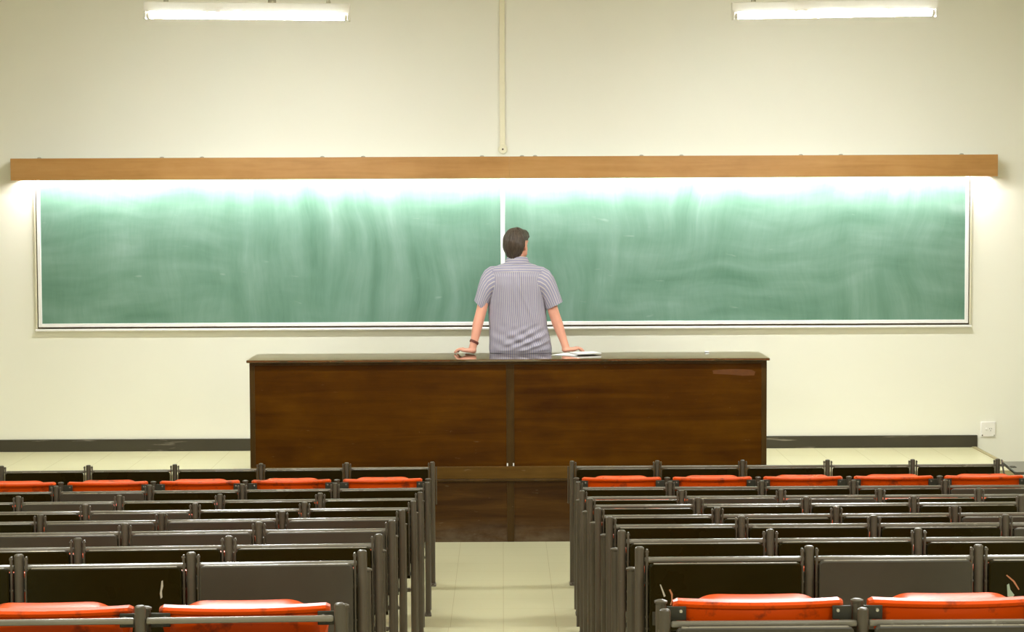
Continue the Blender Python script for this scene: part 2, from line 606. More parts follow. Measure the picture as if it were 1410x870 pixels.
# ------------------------------------------------------------------ wall socket
so = thing('wall_socket', 'small white switched power socket low on the wall at right', 'socket', (3.503, WY, 0.58))
obj('cover_plate', B(-0.054, 0.054, -0.014, 0, -0.055, 0.055, 0.005), M['plate'], so)
bm = bmesh.new()
lathe(bm, [(0.010, -0.012), (0.010, -0.019), (0.007, -0.021)], (-0.014, 0, 0), 16, 'Y')
obj('switch', bm, M['plate'], so)
for dx, dz, rt in ((0.010, 0.005, 28), (0.024, 0.005, -28), (0.017, -0.009, 0)):
    bm = B(-0.0016, 0.0016, -0.0152, -0.012, -0.005, 0.005)
    bmesh.ops.rotate(bm, verts=bm.verts, cent=(0, 0, 0), matrix=Matrix.Rotation(radians(rt), 3, 'Y'))
    bmesh.ops.translate(bm, verts=bm.verts, vec=(dx, 0, dz))
    obj('pin_slot', bm, M['dark'], so)
for dx in (-0.043, 0.043):
    bm = bmesh.new()
    lathe(bm, [(0.005, -0.012), (0.005, -0.016), (0.003, -0.017)], (dx, 0, -0.043), 12, 'Y')
    obj('screw', bm, M['clip'] if dx > 0 else M['dark'], so)


# ------------------------------------------------------------------ the two hanging fluorescent battens
def batten(loc, tilt, label):
    t = thing('fluorescent_light', label, 'ceiling light', loc, 0, 'fluorescent battens hanging below the ceiling')
    t.rotation_euler = (0, tilt, 0)
    bm = bmesh.new()
    loft(bm, [[Vector((x, y, z)) for y, z in ((-0.019, -0.0195), (0.0225, -0.0195), (0.028, 0.036), (0.026, 0.040), (-0.026, 0.040), (-0.028, 0.036))] for x in (-0.621, 0.621)])
    obj('housing', bm, M['white'], t)
    obj('reflector', B(-0.60, 0.60, 0.023, 0.0255, -0.0487, 0.030, 0.001), M['white'], t)  # added plate on the wall side, shaped to keep tube light off the upper wall
    for s in (-1, 1):
        bm = B(-0.008, 0.008, -0.022, 0.022, -0.066, -0.012, 0.003)
        bmesh.ops.translate(bm, verts=bm.verts, vec=(s * 0.615, 0, 0))
        h = obj('lamp_holder', bm, M['white'], t)
        bm = bmesh.new()
        cyl(bm, (s * 0.49, 0, 0.035), (s * 0.49, 0, CZ - loc[2] + 0.02), 0.007, seg=12)
        cyl(bm, (s * 0.49, 0, 0.038), (s * 0.49, 0, 0.062), 0.017, 0.012, seg=14)
        obj('hanger', bm, M['clip'], t)
    for dx in (-0.235, -0.175):
        bm = B(dx - 0.012, dx + 0.012, -0.024, -0.018, -0.0235, -0.014, 0.002)
        obj('cover_clip', bm, M['white'], t)
    bm = bmesh.new()
    lathe(bm, [(0.026, 0.0), (0.026, 0.02), (0.015, 0.03), (0.009, 0.035)], (0.15, 0, 0.038), 18)
    cyl(bm, (0.15, 0, 0.06), (0.15, 0, CZ - loc[2] + 0.02), 0.004, seg=8)
    obj('cable_gland', bm, M['clip'], t)
    bm = bmesh.new()
    cyl(bm, (-0.588, 0, -0.040), (0.588, 0, -0.040), 0.0185, seg=24)
    tb = obj('tube', bm, M['tube'], t)
    for s in (-1, 1):
        bm = bmesh.new()
        cyl(bm, (s * 0.586, 0, -0.040), (s * 0.608, 0, -0.040), 0.019, seg=20)
        obj('tube_cap', bm, M['alu'], tb)
    return t


batten((-1.538, 12.4, 3.407), radians(0.8), 'left of the two white fluorescent lights hanging above the chalkboard wall')
batten((2.013, 12.4, 3.405), radians(-0.7), 'right of the two white fluorescent lights hanging above the chalkboard wall')

# ------------------------------------------------------------------ the lecturer's desk
DX0, DX1, DF, DB = -1.666, 1.730, 13.325, 13.84
DT = 1.21
dk = thing('lecture_desk', 'long dark brown wooden lecture desk with two panels, man sitting on it', 'desk', (0.03, DF, 0))


def dp(name, bm, mat, par=dk):
    return obj(name, bm, mat, par, shift=(0.03, DF, 0))


bm = bmesh.new()
box(bm, DX0 - 0.018, DX1 + 0.018, DF - 0.022, DB + 0.028, DT - 0.018, DT, 0.005, 2)
top = dp('desk_top', bm, M['desk_top'])
top.data.shade_flat()
dp('top_moulding', B(DX0 + 0.004, DX1 - 0.004, DF - 0.008, DF + 0.02, DT - 0.036, DT - 0.018, 0.004), M['desk_stile'], top)
CX = 0.044
dp('front_panel', B(DX0 + 0.034, CX - 0.026, DF + 0.003, DF + 0.03, 0.500, DT - 0.018), M['desk'])
dp('front_panel', B(CX + 0.026, DX1 - 0.034, DF + 0.003, DF + 0.03, 0.500, DT - 0.018), M['desk'])
for x0, x1 in ((DX0, DX0 + 0.034), (CX - 0.026, CX + 0.026), (DX1 - 0.034, DX1)):
    st = dp('stile', B(x0, x1, DF, DF + 0.03, 0.502, DT - 0.018, 0.002), M['desk_stile'])
for dx in (-0.02, 0.02):
    bm = B(CX + dx - 0.004, CX + dx + 0.004, DF - 0.003, DF + 0.001, 0.503, 0.523, 0.001)
    dp('corner_bracket', bm, M['alu'])
dp('side_panel', B(DX0, DX0 + 0.025, DF + 0.03, DB, PZ, DT - 0.018), M['desk'])
dp('side_panel', B(DX1 - 0.025, DX1, DF + 0.03, DB, PZ, DT - 0.018), M['desk'])
dp('back_panel', B(DX0 + 0.025, DX1 - 0.025, DB - 0.10, DB - 0.075, PZ, DT - 0.018), M['desk'])
rl = dp('ledge_rail', B(DX0, DX1, DF - 0.012, DF + 0.032, 0.420, 0.502, 0.004), M['desk_rail'])
dp('ledge_bead', B(DX0, DX1, DF - 0.016, DF + 0.03, 0.402, 0.420, 0.005), M['desk_stile'], rl)
dp('lower_panel', B(DX0, CX - 0.024, DF + 0.004, DF + 0.03, 0.0, 0.402), M['lower'])
dp('lower_panel', B(CX + 0.024, DX1, DF + 0.004, DF + 0.03, 0.0, 0.402), M['lower'])
dp('lower_stile', B(CX - 0.024, CX + 0.024, DF, DF + 0.03, 0.0, 0.402, 0.002), M['desk_stile'])
bm = bmesh.new()
outline(bm, [(1.375, 1.128), (1.44, 1.134), (1.53, 1.137), (1.63, 1.131), (1.655, 1.118), (1.648, 1.094), (1.575, 1.092), (1.50, 1.099), (1.42, 1.103), (1.378, 1.106)], DF + 0.0022, DF + 0.0035)
dp('worn_patch', bm, M['worn'])

# things on the desk
pp = thing('paper_sheet', 'white loose paper sheet on the desk beside the sitting man', 'paper', (0.425, 13.635, DT))
bm = bmesh.new()
v = [bm.verts.new((x - 0.425, y - 13.635, z)) for x, y, z in ((0.322, 13.62, 0.0015), (0.475, 13.535, 0.0015), (0.56, 13.68, 0.004), (0.41, 13.765, 0.004))]
f = bm.faces.new(v)
r = bmesh.ops.extrude_face_region(bm, geom=[f])
bmesh.ops.translate(bm, verts=[g for g in r['geom'] if isinstance(g, bmesh.types.BMVert)], vec=(0, 0, 0.0012))
obj('sheet', bm, M['paper'], pp)
npd = thing('notepad', 'open white notepad lying on the desk in front of his right hand', 'notepad', (0.54, 13.66, DT + 0.006), radians(20))
obj('pages', B(-0.07, 0.10, -0.07, 0.075, 0.003, 0.010, 0.002), M['paper'], npd)
obj('pad_board', B(-0.071, 0.101, -0.071, 0.076, 0.0, 0.003, 0.001), M['shadow_paper'], npd)
ch = bmesh.new()
cyl(ch, (-0.014, 0, 0.005), (0.014, 0.004, 0.005), 0.005, 0.0045, 14)
ck = obj('chalk_stick', ch, M['chalk'])
ck.location = (1.383, 13.79, DT)
ck['label'] = 'small white chalk stub near the right end of the desk top'
ck['category'] = 'chalk'

# ------------------------------------------------------------------ folding desks and tip-up seats
ORD = ['first', 'second', 'third', 'fourth', 'fifth', 'sixth', 'seventh', 'eighth', 'ninth']
P = 0.5
PH = 0.725          # post height


def bm_post(h=PH, r=0.0142):
    bm = bmesh.new()
    lathe(bm, [(r, 0.0), (r, h - 0.008), (r * 0.93, h - 0.004), (r * 0.7, h - 0.001), (r * 0.3, h)], (0, 0, 0), 20)
    return bm


def bm_foot():
    bm = bmesh.new()
    box(bm, -0.018, 0.018, -0.075, 0.02, 0, 0.008, 0.003)
    cyl(bm, (0, -0.055, 0.006), (0, -0.055, 0.013), 0.007, seg=10)
    return bm


def mesh_of(bm, name, mat, smooth=True):
    bmesh.ops.recalc_face_normals(bm, faces=bm.faces)
    me = bpy.data.meshes.new(name)
    bm.to_mesh(me)
    bm.free()
    me.materials.append(mat)
    if smooth:
        me.shade_smooth()
        me.set_sharp_from_angle(angle=radians(20))
    return me


FZ = 0.676          # hinge height of the flap
FH = 0.30
ME = {}
ME['post'] = mesh_of(bm_post(), 'post', M['post'])
ME['foot'] = mesh_of(bm_foot(), 'foot', M['post'])
bm = bmesh.new()
box(bm, -0.2355, 0.2355, -0.009, 0.009, 0.677, 0.693, 0.006, 3)
ME['rail'] = mesh_of(bm, 'top_rail', M['rail'])
# flap: local origin at the hinge, hanging down, face towards -y
for k in ('dark', 'grey'):
    bm = bmesh.new()
    outline(bm, rrect(-0.224, 0.224, -FH, 0.010, 0.014), -0.030, -0.012, 0.004, 2)
    ME['flap_' + k] = mesh_of(bm, 'flap', M['flap_' + k])
bm = bmesh.new()
outline(bm, rrect(-0.224, 0.224, -FH, 0.010, 0.014), -0.030, -0.012, 0.004, 2)
ME['flap_raised'] = mesh_of(bm, 'flap', M['flap_gloss'])
bm = bmesh.new()
box(bm, -0.211, 0.211, -0.0275, -0.0145, 0.0072, 0.0115, 0.002, 2)  # thin strip carrying the painted edge highlight
ME['edge'] = mesh_of(bm, 'edge_strip', M['edge'])
bm = bmesh.new()
box(bm, -0.017, 0.017, -0.032, -0.0295, -0.17, -0.13, 0.001)
for q in (-0.007, 0.007):
    cyl(bm, (q, -0.0315, -0.15), (q, -0.0345, -0.15), 0.003, seg=8)
ME['hinge_plate'] = mesh_of(bm, 'hinge_plate', M['bracket'])
bm = bmesh.new()
box(bm, -0.234, 0.234, 0.0095, 0.0135, 0.36, 0.667, 0.0015)
ME['back_panel'] = mesh_of(bm, 'back_panel', M['flap_dark'])
# support arm: local origin at the top pivot
bm = bmesh.new()
box(bm, -0.0034, 0.0034, -0.009, 0.009, -0.34, 0.0, 0.0026)
for z in (-0.008, -0.1, -0.2, -0.235, -0.3):
    cyl(bm, (-0.0052, -0.004, z), (0.0052, -0.004, z), 0.0036, seg=10)
ME['arm'] = mesh_of(bm, 'support_arm', M['post'])
bm = bmesh.new()
for z in (0.30, 0.62):
    cyl(bm, (-0.012, 0.0, z), (0.012, 0.0, z), 0.0055, seg=10)
bm.free()
bm = bmesh.new()
box(bm, -0.2355, 0.2355, -0.008, 0.008, 0.30, 0.318, 0.005, 2)
ME['lower_rail'] = mesh_of(bm, 'lower_rail', M['post'])
bm = bmesh.new()
box(bm, -0.004, 0.004, -0.012, 0.012, 0.47, 0.69, 0.003)
ME['end_plate'] = mesh_of(bm, 'end_plate', M['post'])

# seat meshes (local origin on the floor at the middle of the seat)
SH = 0.708          # seat pole height
ST = 0.705          # top of the plastic lip


def bm_seatpole():
    bm = bmesh.new()
    r = 0.0135
    lathe(bm, [(r, 0.0), (r, SH - 0.010), (r + 0.003, SH - 0.009), (r + 0.003, SH - 0.004), (r * 0.7, SH - 0.001), (r * 0.3, SH)], (0, 0, 0), 20)
    return bm


def bm_backrest():
    """moulded shell: curved in plan, with a rolled thick lip along the top"""
    bm = bmesh.new()
    nx = 40
    sec = [(-0.000, -0.30), (0.004, -0.12), (0.002, -0.052), (0.000, -0.022), (-0.010, -0.016), (-0.013, -0.008), (-0.008, -0.001), (0.004, 0.0), (0.022, 0.0005),
           (0.034, -0.004), (0.037, -0.016), (0.036, -0.10), (0.034, -0.30)]
    rings = []
    for i in range(nx + 1):
        u = -1 + 2 * i / nx
        au = abs(u)
        ring = []
        for y, dz in sec:
            if dz > -0.03:
                hw = 0.217
                rnd = max(0.0, (au - 0.955) / 0.045)
                yy = y * (1 - 0.35 * rnd) + 0.008 * rnd
                zz = ST + dz - 0.006 * rnd ** 2
            else:
                hw = 0.217 - 0.027 * min(1, (-dz - 0.02) / 0.025)
                if dz < -0.2:
                    hw = 0.178
                yy, zz = y, ST + dz
            bow = -0.020 * (1 - u * u)
            sag = -0.003 * (1 - u * u)
            if dz < -0.2:
                sag -= 0.03 * (1 - au ** 3)
            ring.append((u * hw, yy + bow + 0.012, zz + sag))
        rings.append(ring)
    loft(bm, rings)
    return bm


def bm_seat():
    """folded-up seat, a scooped pad standing just beyond the lip"""
    bm = bmesh.new()
    rings = []
    nx = 36
    for i in range(nx + 1):
        u = -1 + 2 * i / nx
        au = abs(u)
        e = max(0.0, (au - 0.50) / 0.50)
        drop = 0.030 * e ** 3 + 0.002 * (1 - u * u)
        tz = ST + 0.005 - drop
        dep = 0.064 - 0.036 * e * e
        y0 = 0.020 - 0.012 * (1 - u * u)
        ring = [(u * 0.165, y0, 0.40), (u * 0.165, y0, ST - 0.012 - drop * 0.9), (u * 0.165, y0 + 0.008, ST - 0.002 - drop), (u * 0.165, y0 + 0.028, tz - 0.006), (u * 0.165, y0 + 0.05, tz),
                (u * 0.165, y0 + dep - 0.006, tz - 0.003), (u * 0.165, y0 + dep, tz - 0.014), (u * 0.165, y0 + dep - 0.002, 0.42)]
        rings.append(ring)
    loft(bm, rings)
    return bm


ME['seat_pole'] = mesh_of(bm_seatpole(), 'pole', M['post'])
ME['backrest'] = mesh_of(bm_backrest(), 'backrest', M['red'])
ME['seat_pan'] = mesh_of(bm_seat(), 'seat', M['red'])
for s, nm in ((-1, 'bl'), (1, 'br')):
    bm = bmesh.new()
    x0, x1 = sorted((s * 0.236, s * 0.186))
    box(bm, x0, x1, -0.010, -0.004, ST - 0.050, ST - 0.014, 0.002)
    ME[nm] = mesh_of(bm, 'bracket', M['bracket'])
    bm = bmesh.new()
    cyl(bm, (s * 0.200, -0.009, ST - 0.026), (s * 0.200, -0.015, ST - 0.026), 0.0052, 0.004, 12)
    ME[nm + 'b'] = mesh_of(bm, 'bolt', M['bolt'])


def inst(name, me, parent, loc=(0, 0, 0)):
    o = link(bpy.data.objects.new(name, me))
    o.parent = parent
    o.location = loc
    return o


def proto_desk():
    t = thing('folding_desk', 'x', 'desk')
    post = inst('post', ME['post'], t, (0, 0, 0))
    inst('foot', ME['foot'], post)
    inst('top_rail', ME['rail'], t)
    inst('lower_rail', ME['lower_rail'], t)
    fl = inst('flap', ME['flap_dark'], t, (0, 0, FZ))
    inst('edge_strip', ME['edge'], fl)
    for s in (-1, 1):
        inst('hinge_plate', ME['hinge_plate'], fl, (s * 0.198, 0, 0))
    inst('back_panel', ME['back_panel'], t)
    for s in (-1, 1):
        inst('support_arm', ME['arm'], t, (s * 0.2285, -0.004, 0.7175))
    return t


def proto_seat():
    t = thing('tip_up_seat', 'x', 'seat')
    inst('pole', ME['seat_pole'], t)
    inst('backrest', ME['backrest'], t)
    inst('seat', ME['seat_pan'], t)
    for nm in ('bl', 'br'):
        b_ = inst('bracket', ME[nm], t)
        inst('bolt', ME[nm + 'b'], b_)
    return t


# side, row: X of the aisle post, Y, angle of the row, height correction
ROWS = {
    (-1, 1): (-0.4184, 11.865, 1.99, 0.000, 5), (-1, 2): (-0.4170, 11.012, 2.35, 0.000, 5), (-1, 3): (-0.4216, 10.173, 2.27, -0.002, 5),
    (-1, 4): (-0.4180, 9.331, 2.33, -0.004, 4), (-1, 5): (-0.4276, 8.479, 2.88, -0.001, 4), (-1, 6): (-0.4239, 7.642, 2.65, -0.0045, 3),
    (-1, 7): (-0.4216, 6.789, 2.71, -0.004, 3), (-1, 8): (-0.4184, 5.948, 2.37, -0.004, 3), (-1, 9): (-0.4160, 5.0915, 2.27, 0.0106, 2),
    (1, 1): (0.4001, 11.872, 0.20, 0.000, 6), (1, 2): (0.4045, 11.010, 0.18, -0.0015, 5), (1, 3): (0.3935, 10.174, 0.31, 0.001, 5),
    (1, 4): (0.3973, 9.336, 0.81, 0.003, 4), (1, 5): (0.3958, 8.485, 0.48, 0.0015, 4), (1, 6): (0.3986, 7.6425, 0.10, 0.005, 4),
    (1, 7): (0.3951, 6.796, 0.48, 0.004, 3), (1, 8): (0.3981, 5.941, 0.49, 0.003, 3), (1, 9): (0.4047, 5.083, 0.33, -0.0075, 2)}
GREY = {(-1, 2): [4], (-1, 3): [4], (-1, 4): [3], (-1, 5): [1, 2, 3], (-1, 6): [1, 2, 3], (-1, 8): [1], (-1, 9): [1, 2],
        (1, 2): [5], (1, 3): [2, 3], (1, 5): [4], (1, 6): [4], (1, 8): [2], (1, 9): [1, 2]}
SIDE = {-1: 'left', 1: 'right'}

SCUFF = {(-1, 8, 2): [('white_scratch', [(0.166, -0.030), (0.170, -0.028), (0.171, -0.045), (0.167, -0.060), (0.168, -0.078), (0.163, -0.082), (0.161, -0.066), (0.164, -0.048)], 'scuff')],
         (1, 8, 1): [('white_scratch', [(-0.193, -0.050), (-0.190, -0.050), (-0.176, -0.084), (-0.181, -0.087)], 'scuff'),
                     ('orange_scuff', [(-0.166, -0.066), (-0.162, -0.064), (-0.155, -0.078), (-0.156, -0.098), (-0.160, -0.112), (-0.163, -0.110), (-0.159, -0.096), (-0.160, -0.080)], 'rust')],
         (1, 8, 3): [('green_stain', [(-0.172, -0.062), (-0.166, -0.058), (-0.162, -0.076), (-0.150, -0.092), (-0.156, -0.100), (-0.170, -0.096)], 'stain'),
                     ('orange_scuff', [(-0.175, -0.034), (-0.172, -0.032), (-0.150, -0.050), (-0.135, -0.075), (-0.138, -0.077), (-0.154, -0.053)], 'rust')]}
pd, ps = proto_desk(), proto_seat()
used = {'d': False, 's': False}
for (side, row), (X0, Y0, ang, dz, nb) in ROWS.items():
    ang = radians(ang)
    fl_z = LEVEL[row - 1]
    sn = SIDE[side]
    for k in range(1, nb + 1):
        t_mid = (k - 0.5) * P
        cx, cy = X0 + side * t_mid * cos(ang), Y0 + side * t_mid * sin(ang)
        d = copy_tree(pd)
        d.location = (cx, cy, fl_z)
        d.rotation_euler = (0, 0, ang)
        grey = k in GREY.get((side, row), [])
        colr = 'grey' if grey else 'black'
        raised = (side, row, k) == (1, 1, 6)
        d['group'] = f'folding desks in the {ORD[row - 1]} row of the {sn} block'
        d['label'] = (f'{colr} folding desk flap, bay {k} from the aisle, {sn} block, {ORD[row - 1]} row from the front')
        d['label'] = f'{colr} folding desk, {ORD[k - 1]} from the aisle, {ORD[row - 1]} row from the front, {sn} block'
        if raised:
            d['label'] = 'black folding desk with its flap raised level, far right end of the front right row'
        posts = [c for c in d.children if c.name.startswith('post')]
        for c in list(d.children):
            nm = c.name.split('.')[0]
            if nm == 'post':
                c.location = (-side * 0.25, 0, 0)
                c.scale = (1, 1, (PH + dz) / PH)
            else:
                c.location.z += dz
            if nm == 'back_panel' and row == 1:
                bpy.data.objects.remove(c)
                continue
            if nm == 'back_panel' and (side, row) == (-1, 9):
                c.location.z -= 0.075
            if nm == 'support_arm' and row == 9:
                bpy.data.objects.remove(c)
                continue
            if nm == 'flap':
                if grey:
                    c.data = ME['flap_grey']
                if row == 9 and side == -1:
                    c.location.z -= 0.040
                if raised:
                    c.rotation_euler = (radians(-86), 0, 0)
                    c.data = ME['flap_raised']
                else:
                    c.location.z += (random.uniform(-0.003, 0.001) if side < 0 else random.uniform(-0.011, -0.002))
                    c.rotation_euler = (radians(random.uniform(-1.5, 0.3)), 0, radians(random.uniform(-0.25, 0.25)))
            if nm == 'support_arm' and raised:
                c.rotation_euler = (radians(-40), 0, 0)
        for mk, pts, mt in SCUFF.get((side, row, k), []):
            bm = bmesh.new()
            outline(bm, pts, -0.0306, -0.0298)
            sc = obj(mk, bm, M[mt], [c for c in d.children if c.name.startswith('flap')][0], False)
        if k == nb:
            e = posts[0].copy()
            COL.objects.link(e)
            e.parent = d
            e.location = (side * 0.25, 0, 0)
            ft = posts[0].children[0].copy()
            COL.objects.link(ft)
            ft.parent = e
        if k == 1 and row == 1:
            inst('end_plate', ME['end_plate'], d, (-side * 0.272, 0.02, 0))
        if row == 1:
            continue
        # the seat that stands just ahead of this desk, on the next lower step
        so_ = {2: 0.11, 9: 0.052}.get(row, 0.26)
        sz = LEVEL[row - 2]
        s = copy_tree(ps)
        s.location = (cx - sin(ang) * so_ - side * 0.006, cy + cos(ang) * so_, sz)
        s.rotation_euler = (0, 0, ang)
        s['group'] = f'red seats of the {ORD[row - 1]} row in the {sn} block'
        s['label'] = f'red plastic seat in front of the {ORD[row - 1]} desk row, {sn} block, {ORD[k - 1]} from the aisle'
        sdz = {2: 0.022, 9: 0.019 + 0.004 * side}.get(row, 0.004)
        poles = [c for c in s.children if c.name.startswith('pole')]
        for c in s.children:
            if c.name.startswith('pole'):
                c.location = (-side * 0.25, 0, 0)
                c.scale = (1, 1, (SH + sdz) / SH)
            else:
                c.location.z += sdz
        if k == nb:
            e = poles[0].copy()
            COL.objects.link(e)
            e.parent = s
            e.location = (side * 0.25, 0, 0)
for root in (pd, ps):
    for c in list(root.children_recursive):
        bpy.data.objects.remove(c)
    bpy.data.objects.remove(root)

# ------------------------------------------------------------------ the man sitting on the desk
ROOT = Vector((0.10, 13.85, DT))
man = thing('person', 'man with dark hair in a striped short-sleeved shirt sitting on the desk, facing the chalkboard', 'person', ROOT)
HC = Vector((0.095, 13.885, 1.945))         # middle of the head
HY = radians(-30)                           # head turned to his right


def hp(x, y, z):
    """head frame (x to his right, y forward, z up) -> world"""
    return HC + Vector((x * cos(HY) - y * sin(HY), x * sin(HY) + y * cos(HY), z))


class Blob:
    def __init__(self):
        self.bm = bmesh.new()

    def ball(self, c, r, sub=2):
        if isinstance(r, (int, float)):
            r = (r, r, r)
        bmesh.ops.create_icosphere(self.bm, subdivisions=sub, radius=1, matrix=Matrix.Translation(c) @ Matrix.Diagonal((*r, 1)))

    def hball(self, c, r):
        m = Matrix.Translation(hp(*c)) @ Matrix.Rotation(HY, 4, 'Z') @ Matrix.Diagonal((*r, 1))
        bmesh.ops.create_icosphere(self.bm, subdivisions=4, radius=1, matrix=m)

    def chain(self, pts):
        """pts: (pos, r) tapered chain"""
        for (a, ra), (b_, rb) in zip(pts, pts[1:]):
            a, b_ = Vector(a), Vector(b_)
            n = max(2, int((b_ - a).length / (min(ra, rb) * 0.3)))
            for i in range(n + 1):
                f_ = i / n
                self.ball(a.lerp(b_, f_), ra + (rb - ra) * f_, 2)

    def mesh(self, name, voxel, smooth_it=5):
        me = bpy.data.meshes.new(name + '_raw')
        self.bm.to_mesh(me)
        self.bm.free()
        o = link(bpy.data.objects.new(name + '_raw', me))
        m = o.modifiers.new('r', 'REMESH')
        m.mode = 'VOXEL'
        m.voxel_size = voxel
        s_ = o.modifiers.new('s', 'SMOOTH')
        s_.factor = 0.5
        s_.iterations = smooth_it
        dg = bpy.context.evaluated_depsgraph_get()
        out = bpy.data.meshes.new_from_object(o.evaluated_get(dg))
        bpy.data.objects.remove(o)
        out.name = name
        return out


bd = Blob()
# torso, neck
TY = 13.875
bd.ball((0.105, TY + 0.01, 1.315), (0.165, 0.108, 0.10), 4)
bd.ball((0.100, TY, 1.45), (0.140, 0.095, 0.15), 4)
bd.ball((0.095, TY, 1.62), (0.165, 0.105, 0.165), 4)
bd.chain([((-0.05, TY, 1.725), 0.044), ((0.095, TY, 1.755), 0.056), ((0.24, TY, 1.725), 0.044)])
bd.chain([((0.095, TY + 0.002, 1.74), 0.064), ((0.096, TY + 0.005, 1.80), 0.057), (hp(0, -0.012, -0.055), 0.054)])
# head: skull, face, jaw, nose, brow, lips, ears
bd.hball((0, -0.010, 0.022), (0.074, 0.096, 0.090))
bd.hball((0, 0.022, -0.030), (0.062, 0.066, 0.072))
bd.hball((0, 0.050, -0.075), (0.038, 0.038, 0.030))
bd.chain([(hp(-0.042, 0.030, -0.058), 0.022), (hp(0, 0.066, -0.086), 0.020), (hp(0.042, 0.030, -0.058), 0.022)])
bd.chain([(hp(0, 0.086, 0.010), 0.008), (hp(0, 0.104, -0.022), 0.012)])
for s in (-1, 1):
    bd.chain([(hp(s * 0.014, 0.082, 0.022), 0.009), (hp(s * 0.046, 0.066, 0.022), 0.009)])
    bd.ball(hp(s * 0.010, 0.094, -0.026), 0.008)
    bd.chain([(hp(s * 0.070, -0.008, 0.012), 0.010), (hp(s * 0.079, -0.016, 0.022), 0.0085), (hp(s * 0.082, -0.026, 0.010), 0.008),
              (hp(s * 0.079, -0.022, -0.012), 0.008), (hp(s * 0.071, -0.010, -0.032), 0.009)])
    bd.ball(hp(s * 0.070, -0.012, -0.004), (0.010, 0.014, 0.024))
bd.chain([(hp(-0.020, 0.082, -0.054), 0.006), (hp(0, 0.090, -0.052), 0.0075), (hp(0.020, 0.082, -0.054), 0.006)])
# arms
ARM = {-1: [((-0.072, TY, 1.728), 0.044), ((-0.122, 13.845, 1.61), 0.040), ((-0.150, 13.815, 1.492), 0.0375), ((-0.172, 13.795, 1.41), 0.0375),
            ((-0.196, 13.765, 1.295), 0.0275), ((-0.208, 13.755, 1.252), 0.0265)],
       1: [((0.262, TY, 1.726), 0.044), ((0.312, 13.855, 1.61), 0.040), ((0.342, 13.835, 1.492), 0.0375), ((0.370, 13.825, 1.41), 0.0375),
           ((0.410, 13.805, 1.295), 0.0275), ((0.424, 13.80, 1.252), 0.0265)]}
HANDDIR = {-1: Vector((-0.90, 0.36, 0)).normalized(), 1: Vector((0.93, 0.30, 0)).normalized()}
zf = DT + 0.0095
for s in (-1, 1):
    bd.chain(ARM[s])
    wr = Vector(ARM[s][-1][0])
    hd = HANDDIR[s]
    sd = Vector((-hd.y, hd.x, 0)) * (1 if s > 0 else -1)     # towards the thumb side (forward)
    heel = Vector((wr.x, wr.y, DT + 0.026)) - hd * 0.004
    bd.chain([(wr, 0.0255), (heel, 0.024)])
    for off, L in ((0.030, 0.92), (0.010, 1.0), (-0.010, 0.94), (-0.030, 0.78)):
        st = heel + sd * off * 0.55 + Vector((0, 0, -0.002))
        kn = heel + hd * (0.070 - abs(off - 0.008) * 0.25) + sd * off + Vector((0, 0, 0.000))
        bd.chain([(st, 0.0165), (kn, 0.0125)])
        spread = (hd + sd * off * 3.0).normalized()
        p1 = kn + spread * 0.030 * L + Vector((0, 0, 0.008))
        p2 = p1 + spread * 0.022 * L + Vector((0, 0, -0.008))
        p3 = p2 + spread * 0.017 * L
        p3.z = zf
        bd.chain([(kn, 0.0108), (p1, 0.0094), (p2, 0.0086), (p3, 0.0078)])
    tb0 = heel + sd * 0.020 + hd * 0.008
    tb1 = heel + sd * 0.046 + hd * 0.034
    tb1.z = DT + 0.017
    tb2 = tb1 + sd * 0.016 + hd * 0.024
    tb2.z = DT + 0.014
    tb3 = tb2 + sd * 0.004 + hd * 0.022
    tb3.z = zf + 0.001
    bd.chain([(tb0, 0.018), (tb1, 0.0125), (tb2, 0.0105), (tb3, 0.0088)])
# legs (hanging over the back edge of the desk)
LEG = {-1: [((0.02, 13.905, 1.302), 0.088), ((-0.005, 14.05, 1.297), 0.082), ((-0.03, 14.31, 1.285), 0.058), ((-0.035, 14.335, 1.20), 0.052), ((-0.035, 14.325, 1.08), 0.052), ((-0.035, 14.33, 0.86), 0.034)],
       1: [((0.19, 13.905, 1.302), 0.088), ((0.215, 14.05, 1.297), 0.082), ((0.235, 14.31, 1.285), 0.058), ((0.24, 14.335, 1.20), 0.052), ((0.24, 14.325, 1.08), 0.052), ((0.24, 14.33, 0.86), 0.034)]}
for s in (-1, 1):
    bd.chain(LEG[s])
    an = Vector(LEG[s][-1][0])
    bd.chain([(an, 0.034), (an + Vector((0, -0.01, -0.045)), 0.030), (an + Vector((0.005 * s, 0.09, -0.065)), 0.026), (an + Vector((0.008 * s, 0.15, -0.075)), 0.020)])
body_me = bd.mesh('body', 0.0045, 5)
for v in body_me.vertices:
    v.co -= ROOT
body = finish('body', body_me, M['skin'], man)
for p_ in body_me.polygons:
    p_.use_smooth = True

# eyes and eyebrows
for s in (-1, 1):
    bm = bmesh.new()
    bmesh.ops.create_uvsphere(bm, u_segments=20, v_segments=12, radius=0.0122, matrix=Matrix.Translation(hp(s * 0.031, 0.0615, 0.006) - ROOT))
    ey = obj('eye', bm, M['eye'], man)
    bm = bmesh.new()
    c0 = hp(s * 0.031, 0.0705, 0.006) - ROOT
    c1 = hp(s * 0.031, 0.0742, 0.006) - ROOT
    cyl(bm, c0, c1, 0.0062, 0.0050, 16)
    obj('iris', bm, M['strap'], ey)
    eb = Blob()
    eb.chain([(hp(s * 0.014, 0.090, 0.027), 0.0035), (hp(s * 0.030, 0.085, 0.031), 0.0038), (hp(s * 0.048, 0.070, 0.026), 0.0028)])
    me_ = eb.mesh('eyebrow', 0.0016, 2)
    for v in me_.vertices:
        v.co -= ROOT
    finish('eyebrow', me_, M['hair'], man)

